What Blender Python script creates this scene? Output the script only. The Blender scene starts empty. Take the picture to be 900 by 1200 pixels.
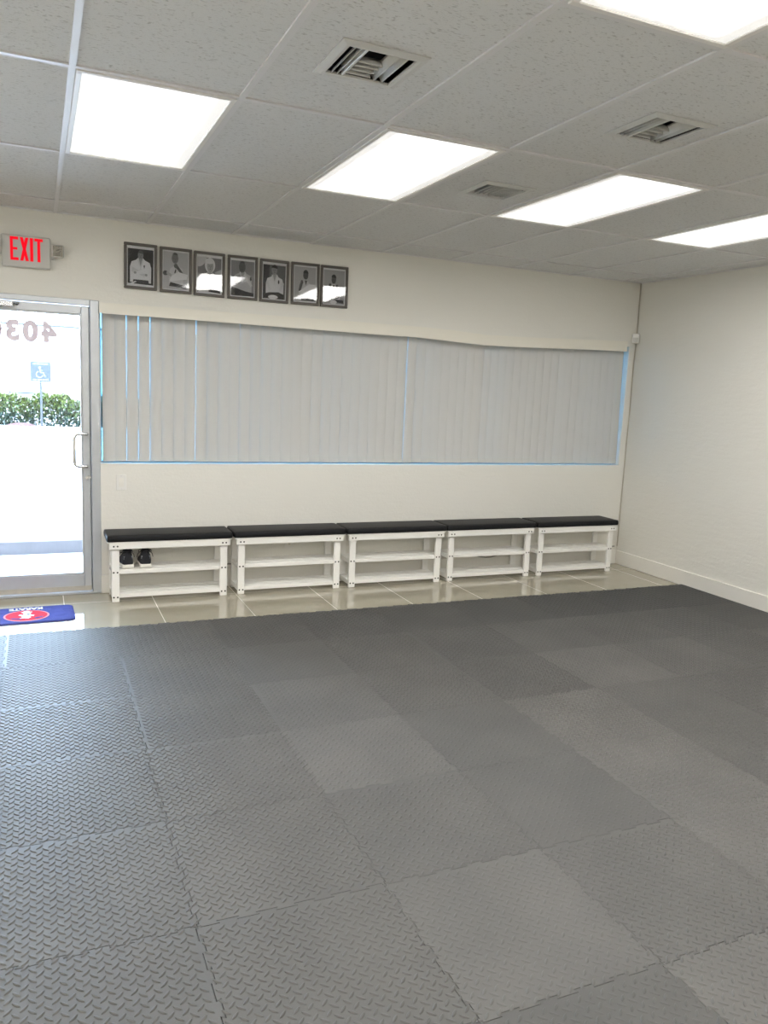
import bpy, math, random
from mathutils import Vector, Matrix
random.seed(7)
PI = math.pi
S = bpy.context.scene
COL = S.collection
R_ = math.radians

# ------------------------------------------------------------------ room numbers (metres)
H = 2.6948                 # ceiling height
YW = 6.1034                # inner face of the window wall
XR = 5.246                 # inner face of the right wall
XL = -2.3
YN = -2.8
CX, CY = 0.1390, 2.0145    # origin of the ceiling grid
CW, CD = 0.6096, 1.2192    # ceiling cell
MX, MY, MS = 1.0135, 2.7515, 0.6096   # origin and size of the foam mats

# ------------------------------------------------------------------ helpers
class MB:
    """collects geometry for one mesh object"""
    def __init__(s):
        s.v = []; s.f = []; s.m = []; s.sm = []
    def add(s, vs, fs, mi=0, smooth=False):
        b = len(s.v)
        s.v += [tuple(v) for v in vs]
        for f in fs:
            s.f.append([i + b for i in f]); s.m.append(mi); s.sm.append(smooth)
    def box(s, x0, x1, y0, y1, z0, z1, mi=0, bev=0.0):
        if bev <= 0:
            vs = [(x, y, z) for z in (z0, z1) for y in (y0, y1) for x in (x0, x1)]
            s.add(vs, [(0, 2, 3, 1), (4, 5, 7, 6), (0, 1, 5, 4), (2, 6, 7, 3), (0, 4, 6, 2), (1, 3, 7, 5)], mi)
            return
        b = min(bev, (x1-x0)*.45, (y1-y0)*.45, (z1-z0)*.45)
        X = (x0, x1); Y = (y0, y1); Z = (z0, z1); vs = []; idx = {}
        for i in (0, 1):
            for j in (0, 1):
                for k in (0, 1):
                    sx, sy, sz = (1, -1)[i], (1, -1)[j], (1, -1)[k]
                    for a in range(3):
                        p = [X[i] + sx*b, Y[j] + sy*b, Z[k] + sz*b]
                        p[a] = (X[i], Y[j], Z[k])[a]
                        idx[(i, j, k, a)] = len(vs); vs.append(p)
        fs = []
        def q(l):
            fs.append([idx[t] for t in l])
        for i in (0, 1):
            q([(i, 0, 0, 0), (i, 1, 0, 0), (i, 1, 1, 0), (i, 0, 1, 0)][::(1 if i else -1)])
            q([(0, i, 0, 1), (0, i, 1, 1), (1, i, 1, 1), (1, i, 0, 1)][::(1 if i else -1)])
            q([(0, 0, i, 2), (1, 0, i, 2), (1, 1, i, 2), (0, 1, i, 2)][::(1 if i else -1)])
        for a in range(3):
            o1, o2 = [(1, 2), (0, 2), (0, 1)][a]
            for p_ in (0, 1):
                for r_ in (0, 1):
                    k0 = [0, 0, 0]; k0[o1] = p_; k0[o2] = r_
                    k1 = list(k0); k1[a] = 1
                    q([(*k0, o1), (*k1, o1), (*k1, o2), (*k0, o2)])
        for i in (0, 1):
            for j in (0, 1):
                for k in (0, 1):
                    q([(i, j, k, 0), (i, j, k, 1), (i, j, k, 2)])
        s.add(vs, fs, mi)
    def tube(s, pts, r, n=8, mi=0, caps=True):
        pts = [Vector(p) for p in pts]
        rings = []; up = None
        for i, p in enumerate(pts):
            t = (pts[min(i+1, len(pts)-1)] - pts[max(i-1, 0)]).normalized()
            if up is None:
                up = Vector((0, 0, 1)) if abs(t.z) < .9 else Vector((1, 0, 0))
            a = t.cross(up).normalized(); b = a.cross(t).normalized(); up = b
            rr = r[i] if isinstance(r, (list, tuple)) else r
            rings.append([p + (a*math.cos(2*PI*k/n) + b*math.sin(2*PI*k/n))*rr for k in range(n)])
        vs = [v for g in rings for v in g]; fs = []
        for i in range(len(rings)-1):
            for k in range(n):
                k2 = (k+1) % n
                fs.append((i*n+k, i*n+k2, (i+1)*n+k2, (i+1)*n+k))
        if caps:
            fs.append(list(range(n))[::-1]); fs.append([(len(rings)-1)*n + k for k in range(n)])
        s.add(vs, fs, mi, True)
    def loft(s, rings, mi=0, caps=True, smooth=True):
        n = len(rings[0]); vs = [v for g in rings for v in g]; fs = []
        for i in range(len(rings)-1):
            for k in range(n):
                k2 = (k+1) % n
                fs.append((i*n+k, i*n+k2, (i+1)*n+k2, (i+1)*n+k))
        if caps:
            fs.append(list(range(n))[::-1]); fs.append([(len(rings)-1)*n + k for k in range(n)])
        s.add(vs, fs, mi, smooth)
    def prism(s, pts, z0, z1, mi=0, ax='z', smooth=False):
        """extrude a 2D outline; ax z: (x,y)+z ; ax y: (x,z)+y"""
        n = len(pts)
        f = (lambda p, h: (p[0], p[1], h)) if ax == 'z' else (lambda p, h: (p[0], h, p[1]))
        vs = [f(p, z0) for p in pts] + [f(p, z1) for p in pts]
        s.add(vs, [list(range(n))[::-1], list(range(n, 2*n))], mi)
        s.add(vs, [(k, (k+1) % n, n+(k+1) % n, n+k) for k in range(n)], mi, smooth)
    def build(s, name, mat, parent=None, loc=None, recalc=True):
        me = bpy.data.meshes.new(name)
        me.from_pydata(s.v, [], s.f); 
        mats = mat if isinstance(mat, (list, tuple)) else [mat]
        for m in mats: me.materials.append(m)
        me.polygons.foreach_set('material_index', s.m)
        me.polygons.foreach_set('use_smooth', s.sm)
        if recalc:
            import bmesh
            bm = bmesh.new(); bm.from_mesh(me)
            bmesh.ops.recalc_face_normals(bm, faces=bm.faces); bm.to_mesh(me); bm.free()
        me.update()
        o = bpy.data.objects.new(name, me); COL.objects.link(o)
        if parent: o.parent = parent
        if loc: o.location = loc
        return o

def tag(o, label=None, cat=None, group=None, kind=None):
    if label: o['label'] = label
    if cat: o['category'] = cat
    if group: o['group'] = group
    if kind: o['kind'] = kind
    return o
def thing(name, label, cat, loc=(0, 0, 0), rz=0.0, group=None, kind=None):
    o = bpy.data.objects.new(name, None); COL.objects.link(o)
    o.empty_display_size = .1
    o.location = loc; o.rotation_euler = (0, 0, rz)
    return tag(o, label, cat, group, kind)
def copy_tree(o, parent=None):
    c = o.copy(); COL.objects.link(c)
    if parent: c.parent = parent
    for ch in list(o.children): copy_tree(ch, c)
    return c
def ell(cx, cy, rx, ry, n=24, a0=0, a1=2*PI):
    return [(cx + rx*math.cos(a0+(a1-a0)*k/n), cy + ry*math.sin(a0+(a1-a0)*k/n)) for k in range(n)]
def rrect(x0, x1, y0, y1, r, n=6):
    out = []
    for cx, cy, a in ((x1-r, y1-r, 0), (x0+r, y1-r, PI/2), (x0+r, y0+r, PI), (x1-r, y0+r, 1.5*PI)):
        out += [(cx + r*math.cos(a + PI/2*k/n), cy + r*math.sin(a + PI/2*k/n)) for k in range(n+1)]
    return out

# ------------------------------------------------------------------ materials
def nodes(name):
    m = bpy.data.materials.new(name); m.use_nodes = True
    nt = m.node_tree
    return m, nt, nt.nodes['Principled BSDF']
def rgb(r, g, b):
    f = lambda c: (c/255/12.92) if c/255 <= .04045 else ((c/255+.055)/1.055)**2.4
    return (f(r), f(g), f(b), 1)
def mat(name, c, rough=.5, spec=.5, metal=0, bump=None, var=None, coat=0):
    """bump = (scale, strength, distance); var = (scale, amount)"""
    m, nt, p = nodes(name)
    p.inputs['Base Color'].default_value = c
    p.inputs['Roughness'].default_value = rough
    p.inputs['Specular IOR Level'].default_value = spec
    p.inputs['Metallic'].default_value = metal
    p.inputs['Coat Weight'].default_value = coat
    tc = nt.nodes.new('ShaderNodeTexCoord')
    if bump:
        n = nt.nodes.new('ShaderNodeTexNoise'); n.inputs['Scale'].default_value = bump[0]; n.inputs['Detail'].default_value = 3
        b = nt.nodes.new('ShaderNodeBump'); b.inputs['Strength'].default_value = bump[1]; b.inputs['Distance'].default_value = bump[2]
        nt.links.new(tc.outputs['Object'], n.inputs['Vector']); nt.links.new(n.outputs['Fac'], b.inputs['Height'])
        nt.links.new(b.outputs['Normal'], p.inputs['Normal'])
    if var:
        n = nt.nodes.new('ShaderNodeTexNoise'); n.inputs['Scale'].default_value = var[0]; n.inputs['Detail'].default_value = 4
        mx = nt.nodes.new('ShaderNodeMix'); mx.data_type = 'RGBA'
        mx.inputs[6].default_value = tuple(x*(1-var[1]) for x in c[:3]) + (1,)
        mx.inputs[7].default_value = tuple(min(1, x*(1+var[1])) for x in c[:3]) + (1,)
        nt.links.new(tc.outputs['Object'], n.inputs['Vector']); nt.links.new(n.outputs['Fac'], mx.inputs[0])
        nt.links.new(mx.outputs[2], p.inputs['Base Color'])
    return m
def emit(name, c, st):
    m, nt, p = nodes(name)
    p.inputs['Base Color'].default_value = (0.01, 0.001, 0.001, 1); p.inputs['Specular IOR Level'].default_value = .05; p.inputs['Roughness'].default_value = .9
    p.inputs['Emission Color'].default_value = c; p.inputs['Emission Strength'].default_value = st
    return m
def glass(name, tint, refl=1.0, rough=0.0, wave=None):
    """clear pane: passes light straight through with a tint, mirrors by Fresnel"""
    m, nt, p = nodes(name); nt.nodes.remove(p)
    out = nt.nodes['Material Output']
    tr = nt.nodes.new('ShaderNodeBsdfTransparent'); tr.inputs['Color'].default_value = tint
    gl = nt.nodes.new('ShaderNodeBsdfGlossy'); gl.inputs['Roughness'].default_value = rough
    gl.inputs['Color'].default_value = (refl, refl, refl, 1)
    fr = nt.nodes.new('ShaderNodeFresnel'); fr.inputs['IOR'].default_value = 1.5
    mx = nt.nodes.new('ShaderNodeMixShader')
    nt.links.new(fr.outputs[0], mx.inputs[0]); nt.links.new(tr.outputs[0], mx.inputs[1]); nt.links.new(gl.outputs[0], mx.inputs[2])
    nt.links.new(mx.outputs[0], out.inputs['Surface'])
    if wave:
        tc = nt.nodes.new('ShaderNodeTexCoord')
        n = nt.nodes.new('ShaderNodeTexNoise'); n.inputs['Scale'].default_value = wave[0]; n.inputs['Detail'].default_value = 0
        b = nt.nodes.new('ShaderNodeBump'); b.inputs['Strength'].default_value = 1; b.inputs['Distance'].default_value = wave[1]
        nt.links.new(tc.outputs['Object'], n.inputs['Vector']); nt.links.new(n.outputs['Fac'], b.inputs['Height'])
        nt.links.new(b.outputs['Normal'], gl.inputs['Normal'])
    return m

def wall_mat():
    m, nt, p = nodes('wall_paint')
    p.inputs['Base Color'].default_value = (.77, .755, .705, 1); p.inputs['Roughness'].default_value = .5
    p.inputs['Specular IOR Level'].default_value = .35
    tc = nt.nodes.new('ShaderNodeTexCoord')
    n = nt.nodes.new('ShaderNodeTexNoise'); n.inputs['Scale'].default_value = 55; n.inputs['Detail'].default_value = 4
    n2 = nt.nodes.new('ShaderNodeTexNoise'); n2.inputs['Scale'].default_value = 9; n2.inputs['Detail'].default_value = 3
    mp = nt.nodes.new('ShaderNodeMapping'); mp.inputs['Scale'].default_value = (1, 1, 3.5)
    ad = nt.nodes.new('ShaderNodeMath'); ad.operation = 'MULTIPLY_ADD'; ad.inputs[1].default_value = 1.6
    b = nt.nodes.new('ShaderNodeBump'); b.inputs['Strength'].default_value = .35; b.inputs['Distance'].default_value = .004
    L = nt.links.new
    L(tc.outputs['Object'], n.inputs['Vector']); L(tc.outputs['Object'], mp.inputs['Vector']); L(mp.outputs[0], n2.inputs['Vector'])
    L(n2.outputs['Fac'], ad.inputs[0]); L(n.outputs['Fac'], ad.inputs[2]); L(ad.outputs[0], b.inputs['Height'])
    L(b.outputs['Normal'], p.inputs['Normal'])
    return m

def ceiling_mat():
    m, nt, p = nodes('ceiling_fissured_board'); L = nt.links.new
    p.inputs['Roughness'].default_value = .9; p.inputs['Specular IOR Level'].default_value = .1
    tc = nt.nodes.new('ShaderNodeTexCoord')
    mp = nt.nodes.new('ShaderNodeMapping'); mp.inputs['Scale'].default_value = (55, 135, 1)
    wn = nt.nodes.new('ShaderNodeTexNoise'); wn.inputs['Scale'].default_value = 14; wn.inputs['Detail'].default_value = 1
    vm = nt.nodes.new('ShaderNodeVectorMath'); vm.operation = 'MULTIPLY_ADD'
    vm.inputs[1].default_value = (.03, .03, 0)
    L(tc.outputs['Object'], wn.inputs['Vector']); L(wn.outputs['Color'], vm.inputs[0]); L(tc.outputs['Object'], vm.inputs[2])
    L(vm.outputs[0], mp.inputs['Vector'])
    n = nt.nodes.new('ShaderNodeTexNoise'); n.inputs['Scale'].default_value = 1; n.inputs['Detail'].default_value = 2
    L(mp.outputs[0], n.inputs['Vector'])
    r = nt.nodes.new('ShaderNodeValToRGB')
    r.color_ramp.elements[0].position = .585; r.color_ramp.elements[0].color = (0, 0, 0, 1)
    r.color_ramp.elements[1].position = .72; r.color_ramp.elements[1].color = (1, 1, 1, 1)
    L(n.outputs['Fac'], r.inputs[0])
    f = nt.nodes.new('ShaderNodeTexNoise'); f.inputs['Scale'].default_value = 220; f.inputs['Detail'].default_value = 2
    L(tc.outputs['Object'], f.inputs['Vector'])
    r2 = nt.nodes.new('ShaderNodeValToRGB')
    r2.color_ramp.elements[0].position = .58; r2.color_ramp.elements[0].color = (.71, .71, .71, 1)
    r2.color_ramp.elements[1].position = .75; r2.color_ramp.elements[1].color = (.63, .625, .62, 1)
    L(f.outputs['Fac'], r2.inputs[0])
    mx = nt.nodes.new('ShaderNodeMix'); mx.data_type = 'RGBA'
    L(r.outputs[0], mx.inputs[0]); L(r2.outputs[0], mx.inputs[6]); mx.inputs[7].default_value = (.50, .49, .48, 1)
    L(mx.outputs[2], p.inputs['Base Color'])
    b = nt.nodes.new('ShaderNodeBump'); b.inputs['Strength'].default_value = .5; b.inputs['Distance'].default_value = -.003
    L(r.outputs[0], b.inputs['Height']); L(b.outputs['Normal'], p.inputs['Normal'])
    return m

def tile_floor_mat():
    m, nt, p = nodes('polished_beige_tile'); L = nt.links.new
    tc = nt.nodes.new('ShaderNodeTexCoord'); sp = nt.nodes.new('ShaderNodeSeparateXYZ'); L(tc.outputs['Object'], sp.inputs[0])
    def line(o, off, size, w):
        a = nt.nodes.new('ShaderNodeMath'); a.operation = 'SUBTRACT'; a.inputs[1].default_value = off; L(o, a.inputs[0])
        d = nt.nodes.new('ShaderNodeMath'); d.operation = 'DIVIDE'; d.inputs[1].default_value = size; L(a.outputs[0], d.inputs[0])
        f = nt.nodes.new('ShaderNodeMath'); f.operation = 'FRACT'; L(d.outputs[0], f.inputs[0])
        s_ = nt.nodes.new('ShaderNodeMath'); s_.operation = 'SUBTRACT'; s_.inputs[1].default_value = .5; L(f.outputs[0], s_.inputs[0])
        ab = nt.nodes.new('ShaderNodeMath'); ab.operation = 'ABSOLUTE'; L(s_.outputs[0], ab.inputs[0])
        g = nt.nodes.new('ShaderNodeMath'); g.operation = 'GREATER_THAN'; g.inputs[1].default_value = .5 - w/size/2; L(ab.outputs[0], g.inputs[0])
        return g.outputs[0]
    gx = line(sp.outputs['X'], .145, .612, .005); gy = line(sp.outputs['Y'], 5.855, .69, .004)
    mxm = nt.nodes.new('ShaderNodeMath'); mxm.operation = 'MAXIMUM'; L(gx, mxm.inputs[0]); L(gy, mxm.inputs[1])
    n = nt.nodes.new('ShaderNodeTexNoise'); n.inputs['Scale'].default_value = 6; n.inputs['Detail'].default_value = 8
    L(tc.outputs['Object'], n.inputs['Vector'])
    c = nt.nodes.new('ShaderNodeMix'); c.data_type = 'RGBA'; c.inputs[6].default_value = (.36, .33, .255, 1); c.inputs[7].default_value = (.42, .385, .31, 1)
    L(n.outputs['Fac'], c.inputs[0])
    c2 = nt.nodes.new('ShaderNodeMix'); c2.data_type = 'RGBA'; c2.inputs[7].default_value = (.62, .58, .5, 1)
    L(mxm.outputs[0], c2.inputs[0]); L(c.outputs[2], c2.inputs[6]); L(c2.outputs[2], p.inputs['Base Color'])
    ro = nt.nodes.new('ShaderNodeMath'); ro.operation = 'MULTIPLY_ADD'; ro.inputs[1].default_value = .5; ro.inputs[2].default_value = .045
    L(mxm.outputs[0], ro.inputs[0]); L(ro.outputs[0], p.inputs['Roughness'])
    p.inputs['Specular IOR Level'].default_value = .6; p.inputs['IOR'].default_value = 1.9
    return m

def foam_mat():
    m, nt, p = nodes('charcoal_foam'); L = nt.links.new
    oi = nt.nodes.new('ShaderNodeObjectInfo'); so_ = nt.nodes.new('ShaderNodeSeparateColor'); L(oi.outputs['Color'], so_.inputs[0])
    mx = nt.nodes.new('ShaderNodeMix'); mx.data_type = 'RGBA'       # each mat has its own dye; rows near the benches set darker
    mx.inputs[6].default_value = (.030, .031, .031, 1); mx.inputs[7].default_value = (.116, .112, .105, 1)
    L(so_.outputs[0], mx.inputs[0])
    tc = nt.nodes.new('ShaderNodeTexCoord')
    n = nt.nodes.new('ShaderNodeTexNoise'); n.inputs['Scale'].default_value = 2.3; n.inputs['Detail'].default_value = 5
    L(tc.outputs['Object'], n.inputs['Vector'])
    m2 = nt.nodes.new('ShaderNodeMix'); m2.data_type = 'RGBA'; m2.blend_type = 'MULTIPLY'; m2.inputs[0].default_value = 1
    r = nt.nodes.new('ShaderNodeValToRGB'); r.color_ramp.elements[0].color = (.86, .86, .86, 1); r.color_ramp.elements[1].color = (1.12, 1.11, 1.09, 1)
    r.color_ramp.elements[0].position = .3; r.color_ramp.elements[1].position = .7
    L(n.outputs['Fac'], r.inputs[0]); L(mx.outputs[2], m2.inputs[6]); L(r.outputs[0], m2.inputs[7])
    L(m2.outputs[2], p.inputs['Base Color'])
    p.inputs['Roughness'].default_value = .56; p.inputs['Specular IOR Level'].default_value = .70
    return m

def diffuser_mat():
    m, nt, p = nodes('lit_prismatic_diffuser'); L = nt.links.new
    tc = nt.nodes.new('ShaderNodeTexCoord'); sp = nt.nodes.new('ShaderNodeSeparateXYZ'); L(tc.outputs['Generated'], sp.inputs[0])
    def prof(o, a, b):
        s_ = nt.nodes.new('ShaderNodeMath'); s_.operation = 'SUBTRACT'; s_.inputs[1].default_value = .5; L(o, s_.inputs[0])
        ab = nt.nodes.new('ShaderNodeMath'); ab.operation = 'ABSOLUTE'; L(s_.outputs[0], ab.inputs[0])
        mr = nt.nodes.new('ShaderNodeMapRange'); mr.interpolation_type = 'SMOOTHSTEP'
        mr.inputs['From Min'].default_value = a; mr.inputs['From Max'].default_value = b
        mr.inputs['To Min'].default_value = 1; mr.inputs['To Max'].default_value = 0
        L(ab.outputs[0], mr.inputs['Value']); return mr.outputs[0]
    a = prof(sp.outputs['X'], .34, .43); b = prof(sp.outputs['Y'], .45, .49)
    mu = nt.nodes.new('ShaderNodeMath'); mu.operation = 'MULTIPLY'; L(a, mu.inputs[0]); L(b, mu.inputs[1])
    ck = nt.nodes.new('ShaderNodeTexVoronoi'); ck.inputs['Scale'].default_value = 160; L(tc.outputs['Object'], ck.inputs['Vector'])
    st = nt.nodes.new('ShaderNodeMath'); st.operation = 'MULTIPLY_ADD'; st.inputs[1].default_value = LIGHT*.95; st.inputs[2].default_value = LIGHT*.05
    L(mu.outputs[0], st.inputs[0])
    pz = nt.nodes.new('ShaderNodeMath'); pz.operation = 'MULTIPLY_ADD'; pz.inputs[1].default_value = .35; pz.inputs[2].default_value = .85
    L(ck.outputs['Distance'], pz.inputs[0])
    fin = nt.nodes.new('ShaderNodeMath'); fin.operation = 'MULTIPLY'; L(st.outputs[0], fin.inputs[0]); L(pz.outputs[0], fin.inputs[1])
    p.inputs['Base Color'].default_value = (.8, .8, .8, 1)
    p.inputs['Emission Color'].default_value = (1, .985, .955, 1)
    L(fin.outputs[0], p.inputs['Emission Strength'])
    return m

def vane_mat():
    m, nt, p = nodes('blind_vinyl'); L = nt.links.new
    out = nt.nodes['Material Output']
    p.inputs['Base Color'].default_value = (.58, .575, .56, 1); p.inputs['Roughness'].default_value = .45
    tr = nt.nodes.new('ShaderNodeBsdfTranslucent'); tr.inputs['Color'].default_value = (.66, .64, .60, 1)
    mx = nt.nodes.new('ShaderNodeMixShader'); mx.inputs[0].default_value = .008
    L(p.outputs[0], mx.inputs[1]); L(tr.outputs[0], mx.inputs[2]); L(mx.outputs[0], out.inputs['Surface'])
    return m

LIGHT = 12.0
M = {}
M['wall'] = wall_mat(); M['ceil'] = ceiling_mat(); M['tile'] = tile_floor_mat(); M['foam'] = foam_mat()
M['diff'] = diffuser_mat(); M['vane'] = vane_mat()
M['trim'] = mat('white_trim_paint', (.80, .78, .73, 1), .35)
M['grid'] = mat('white_grid_metal', (.70, .69, .70, 1), .4)
M['lightframe'] = mat('white_fixture_enamel', (.8, .78, .76, 1), .35)
M['vent'] = mat('white_vent_enamel', (.62, .62, .61, 1), .4, var=(30, .06))
M['ventdark'] = mat('dark_duct_metal', (.035, .037, .045, 1), .6)
M['valance'] = mat('cream_valance_vinyl', (.80, .77, .69, 1), .4)
M['alu'] = mat('brushed_aluminium', (.56, .58, .61, 1), .38, metal=.55, var=(14, .06))
M['chrome'] = mat('satin_steel', (.75, .75, .77, 1), .22, metal=1)
M['pane'] = glass('door_glass', (.97, .98, .98, 1))
M['bluepane'] = glass('blue_tinted_glass', (.24, .40, .47, 1))
M['picglass'] = glass('picture_acrylic', (.99, .99, .99, 1), 1.0, .01, (5, .0012))
def decal_mat():
    m, nt, p = nodes('grey_vinyl_numbers'); L = nt.links.new
    p.inputs['Base Color'].default_value = (.60, .55, .55, 1); p.inputs['Roughness'].default_value = .6
    tr = nt.nodes.new('ShaderNodeBsdfTranslucent'); tr.inputs['Color'].default_value = (.62, .50, .46, 1)
    mx = nt.nodes.new('ShaderNodeMixShader'); mx.inputs[0].default_value = .34
    L(p.outputs[0], mx.inputs[1]); L(tr.outputs[0], mx.inputs[2]); L(mx.outputs[0], nt.nodes['Material Output'].inputs['Surface'])
    return m
M['decal'] = decal_mat()
M['white'] = mat('white_bench_paint', (.84, .83, .80, 1), .3)
M['screw'] = mat('dark_bronze_screw', (.02, .018, .016, 1), .4, metal=.6)
M['cush'] = mat('black_vinyl_cushion', (.006, .006, .008, 1), .5, spec=.26, bump=(260, .25, .001))
M['piping'] = mat('black_vinyl_piping', (.004, .004, .005, 1), .5)
M['plast'] = mat('white_plastic', (.78, .77, .74, 1), .35)
M['exitbody'] = mat('exit_grey_white_plastic', (.55, .545, .52, 1), .4)
M['exitred'] = emit('lit_red_letters', (1, .006, .02, 1), 1.0)
M['lens'] = mat('dimpled_reflector', (.45, .43, .38, 1), .25, metal=.7, bump=(170, 1, .01))
M['frame'] = mat('taupe_picture_frame', (.105, .092, .08, 1), .45, bump=(90, .2, .001))
M['cable'] = mat('beige_cable', (.50, .46, .39, 1), .5)
M['gcable'] = mat('grey_cable', (.26, .25, .23, 1), .5)
M['blue'] = mat('navy_pile', (.075, .09, .34, 1), .9, spec=.1, bump=(700, .8, .004), var=(16, .35))
M['red'] = mat('red_print', (.62, .03, .06, 1), .85, spec=.1, bump=(700, .6, .003))
M['pink'] = mat('pink_outline', (.75, .28, .32, 1), .85, spec=.1)
M['mwhite'] = mat('white_print', (.80, .79, .78, 1), .85, spec=.1, bump=(700, .6, .003))
M['shoe'] = mat('black_knit', (.008, .009, .014, 1), .75, bump=(420, .6, .002))
M['sole'] = mat('white_foam_sole', (.80, .78, .72, 1), .5)
M['lace'] = mat('black_lace', (.012, .012, .016, 1), .8)
M['silver'] = mat('silver_print', (.55, .56, .6, 1), .4)
M['asphalt'] = mat('pale_asphalt', (.50, .50, .51, 1), .9, bump=(60, .4, .01), var=(3, .12))
M['stain'] = mat('worn_dark_asphalt', (.05, .05, .054, 1), .9, bump=(45, .7, .02), var=(22, .45))
M['walk'] = mat('pale_concrete', (.66, .65, .63, 1), .85, var=(4, .08))
M['kerb'] = mat('painted_concrete', (.065, .060, .066, 1), .8, var=(9, .15))
M['kerbw'] = mat('white_kerb', (.75, .74, .72, 1), .8)
M['mulch'] = mat('red_mulch', (.05, .018, .018, 1), .9, bump=(30, 1, .05), var=(12, .5))
M['stucco'] = mat('white_stucco', (.80, .79, .77, 1), .9, var=(2, .03))
M['fascia'] = mat('grey_fascia', (.022, .022, .022, 1), .6)
M['signblue'] = mat('blue_sign', (.006, .010, .030, 1), .4)
M['signwhite'] = mat('white_sign', (.11, .11, .115, 1), .4)
M['teal'] = mat('teal_paint', (.005, .017, .023, 1), .5)
M['postgrey'] = mat('galvanised_post', (.013, .0145, .017, 1), .5)
M['stem'] = mat('shrub_stem', (.12, .08, .05, 1), .8)
def leaf_mat():
    m, nt, p = nodes('hedge_leaf'); L = nt.links.new
    tc = nt.nodes.new('ShaderNodeTexCoord')
    n = nt.nodes.new('ShaderNodeTexNoise'); n.inputs['Scale'].default_value = 9; n.inputs['Detail'].default_value = 4
    L(tc.outputs['Object'], n.inputs['Vector'])
    r = nt.nodes.new('ShaderNodeValToRGB')
    r.color_ramp.elements[0].position = .35; r.color_ramp.elements[0].color = (.008, .024, .017, 1)
    r.color_ramp.elements[1].position = .65; r.color_ramp.elements[1].color = (.062, .080, .009, 1)
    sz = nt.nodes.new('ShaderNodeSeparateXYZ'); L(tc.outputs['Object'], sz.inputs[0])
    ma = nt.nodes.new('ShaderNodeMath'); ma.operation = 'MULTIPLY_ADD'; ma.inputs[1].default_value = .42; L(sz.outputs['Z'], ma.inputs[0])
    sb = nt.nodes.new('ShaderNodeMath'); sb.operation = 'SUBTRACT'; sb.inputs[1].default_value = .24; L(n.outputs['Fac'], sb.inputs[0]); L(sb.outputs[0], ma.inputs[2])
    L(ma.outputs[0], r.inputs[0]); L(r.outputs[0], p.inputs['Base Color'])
    p.inputs['Roughness'].default_value = .5
    return m
M['leaf'] = leaf_mat()
GREY = {}
def grey(v, b=1.03):
    v = min(.92, v*1.65); k = round(v, 3)
    if k not in GREY: GREY[k] = mat('photo_grey_%d' % int(v*1000), (v, v, min(1, v*b), 1), .6, spec=.2)
    return GREY[k]

# ------------------------------------------------------------------ room shell
def rects_minus(x0, x1, z0, z1, holes):
    xs = sorted({x0, x1, *[h[0] for h in holes], *[h[1] for h in holes]}); zs = sorted({z0, z1, *[h[2] for h in holes], *[h[3] for h in holes]})
    for i in range(len(xs)-1):
        for k in range(len(zs)-1):
            cx, cz = (xs[i]+xs[i+1])/2, (zs[k]+zs[k+1])/2
            if not any(h[0] < cx < h[1] and h[2] < cz < h[3] for h in holes):
                yield xs[i], xs[i+1], zs[k], zs[k+1]
DX0, DX1, DZ = -.68, .408, 2.135        # door opening
WX0, WX1, WZ0, WZ1 = .418, 5.172, .976, 2.11
SLAB = H + .32
b = MB()
for r in rects_minus(XL-.2, XR+.2, -.15, SLAB, [(DX0, DX1, -.02, DZ), (WX0, WX1, WZ0, WZ1)]):
    b.box(r[0], r[1], YW, YW+.2, r[2], r[3])
tag(b.build('wall_back', M['wall']), 'off-white plaster wall with the long window, behind the row of benches', 'wall', kind='structure')
b = MB(); b.box(XR, XR+.2, YN-.2, YW, -.15, SLAB)
tag(b.build('wall_right', M['wall']), 'bare off-white plaster wall beside the mats', 'wall', kind='structure')
b = MB(); b.box(XL-.2, XL, YN-.2, YW, -.15, SLAB)
tag(b.build('wall_left', M['wall']), 'off-white wall on the door side of the room', 'wall', kind='structure')
b = MB(); b.box(XL, XR, YN-.2, YN, -.15, SLAB)
tag(b.build('wall_near', M['wall']), 'off-white wall opposite the long window', 'wall', kind='structure')
b = MB(); b.box(XL, XR, YN, YW, -.15, 0); b.box(DX0, DX1, YW, YW+.2, -.15, -.001)
tag(b.build('floor', M['tile']), 'polished beige floor tiles showing between the mats and benches', 'floor', kind='structure')
b = MB(); b.box(XR-.016, XR, YN, YW, 0, .135, bev=.004)
tag(b.build('baseboard_right', M['trim']), 'white baseboard along the bare wall', 'baseboard', kind='structure')
b = MB(); b.box(.412, XR-.016, YW-.016, YW, 0, .14, bev=.004)
tag(b.build('baseboard_back', M['trim']), 'white baseboard running behind the benches', 'baseboard', kind='structure')

# ceiling boards, grid
KX0, KX1 = -5, 9
RY0, RY1 = -5, 4
light_cells = [(k, r) for r in (1, -1, -3) for k in (-4, -2, 0, 2, 4, 6)]
vents = [(1.062, 2.688, 0), (2.332, 2.692, 0), (2.307, 3.905, 1)]
VO = .125
ceiling = MB()
for k in range(KX0, KX1):
    for r in range(RY0, RY1):
        if (k, r) in light_cells: continue
        x0, x1 = max(CX+CW*k, XL), min(CX+CW*(k+1), XR); y0, y1 = max(CY+CD*r, YN), min(CY+CD*(r+1), YW)
        if x1-x0 < .01 or y1-y0 < .01: continue
        hs = [(vx-VO, vx+VO, vy-VO, vy+VO) for vx, vy, _ in vents if x0 < vx < x1 and y0 < vy < y1]
        for q in rects_minus(x0, x1, y0, y1, hs):
            ceiling.box(q[0], q[1], q[2], q[3], H+.007, H+.022)
ceil_o = ceiling.build('ceiling', M['ceil'])
tag(ceil_o, 'suspended ceiling of speckled off-white boards in a white grid', 'ceiling', kind='structure')
g = MB(); gw = .012
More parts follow.
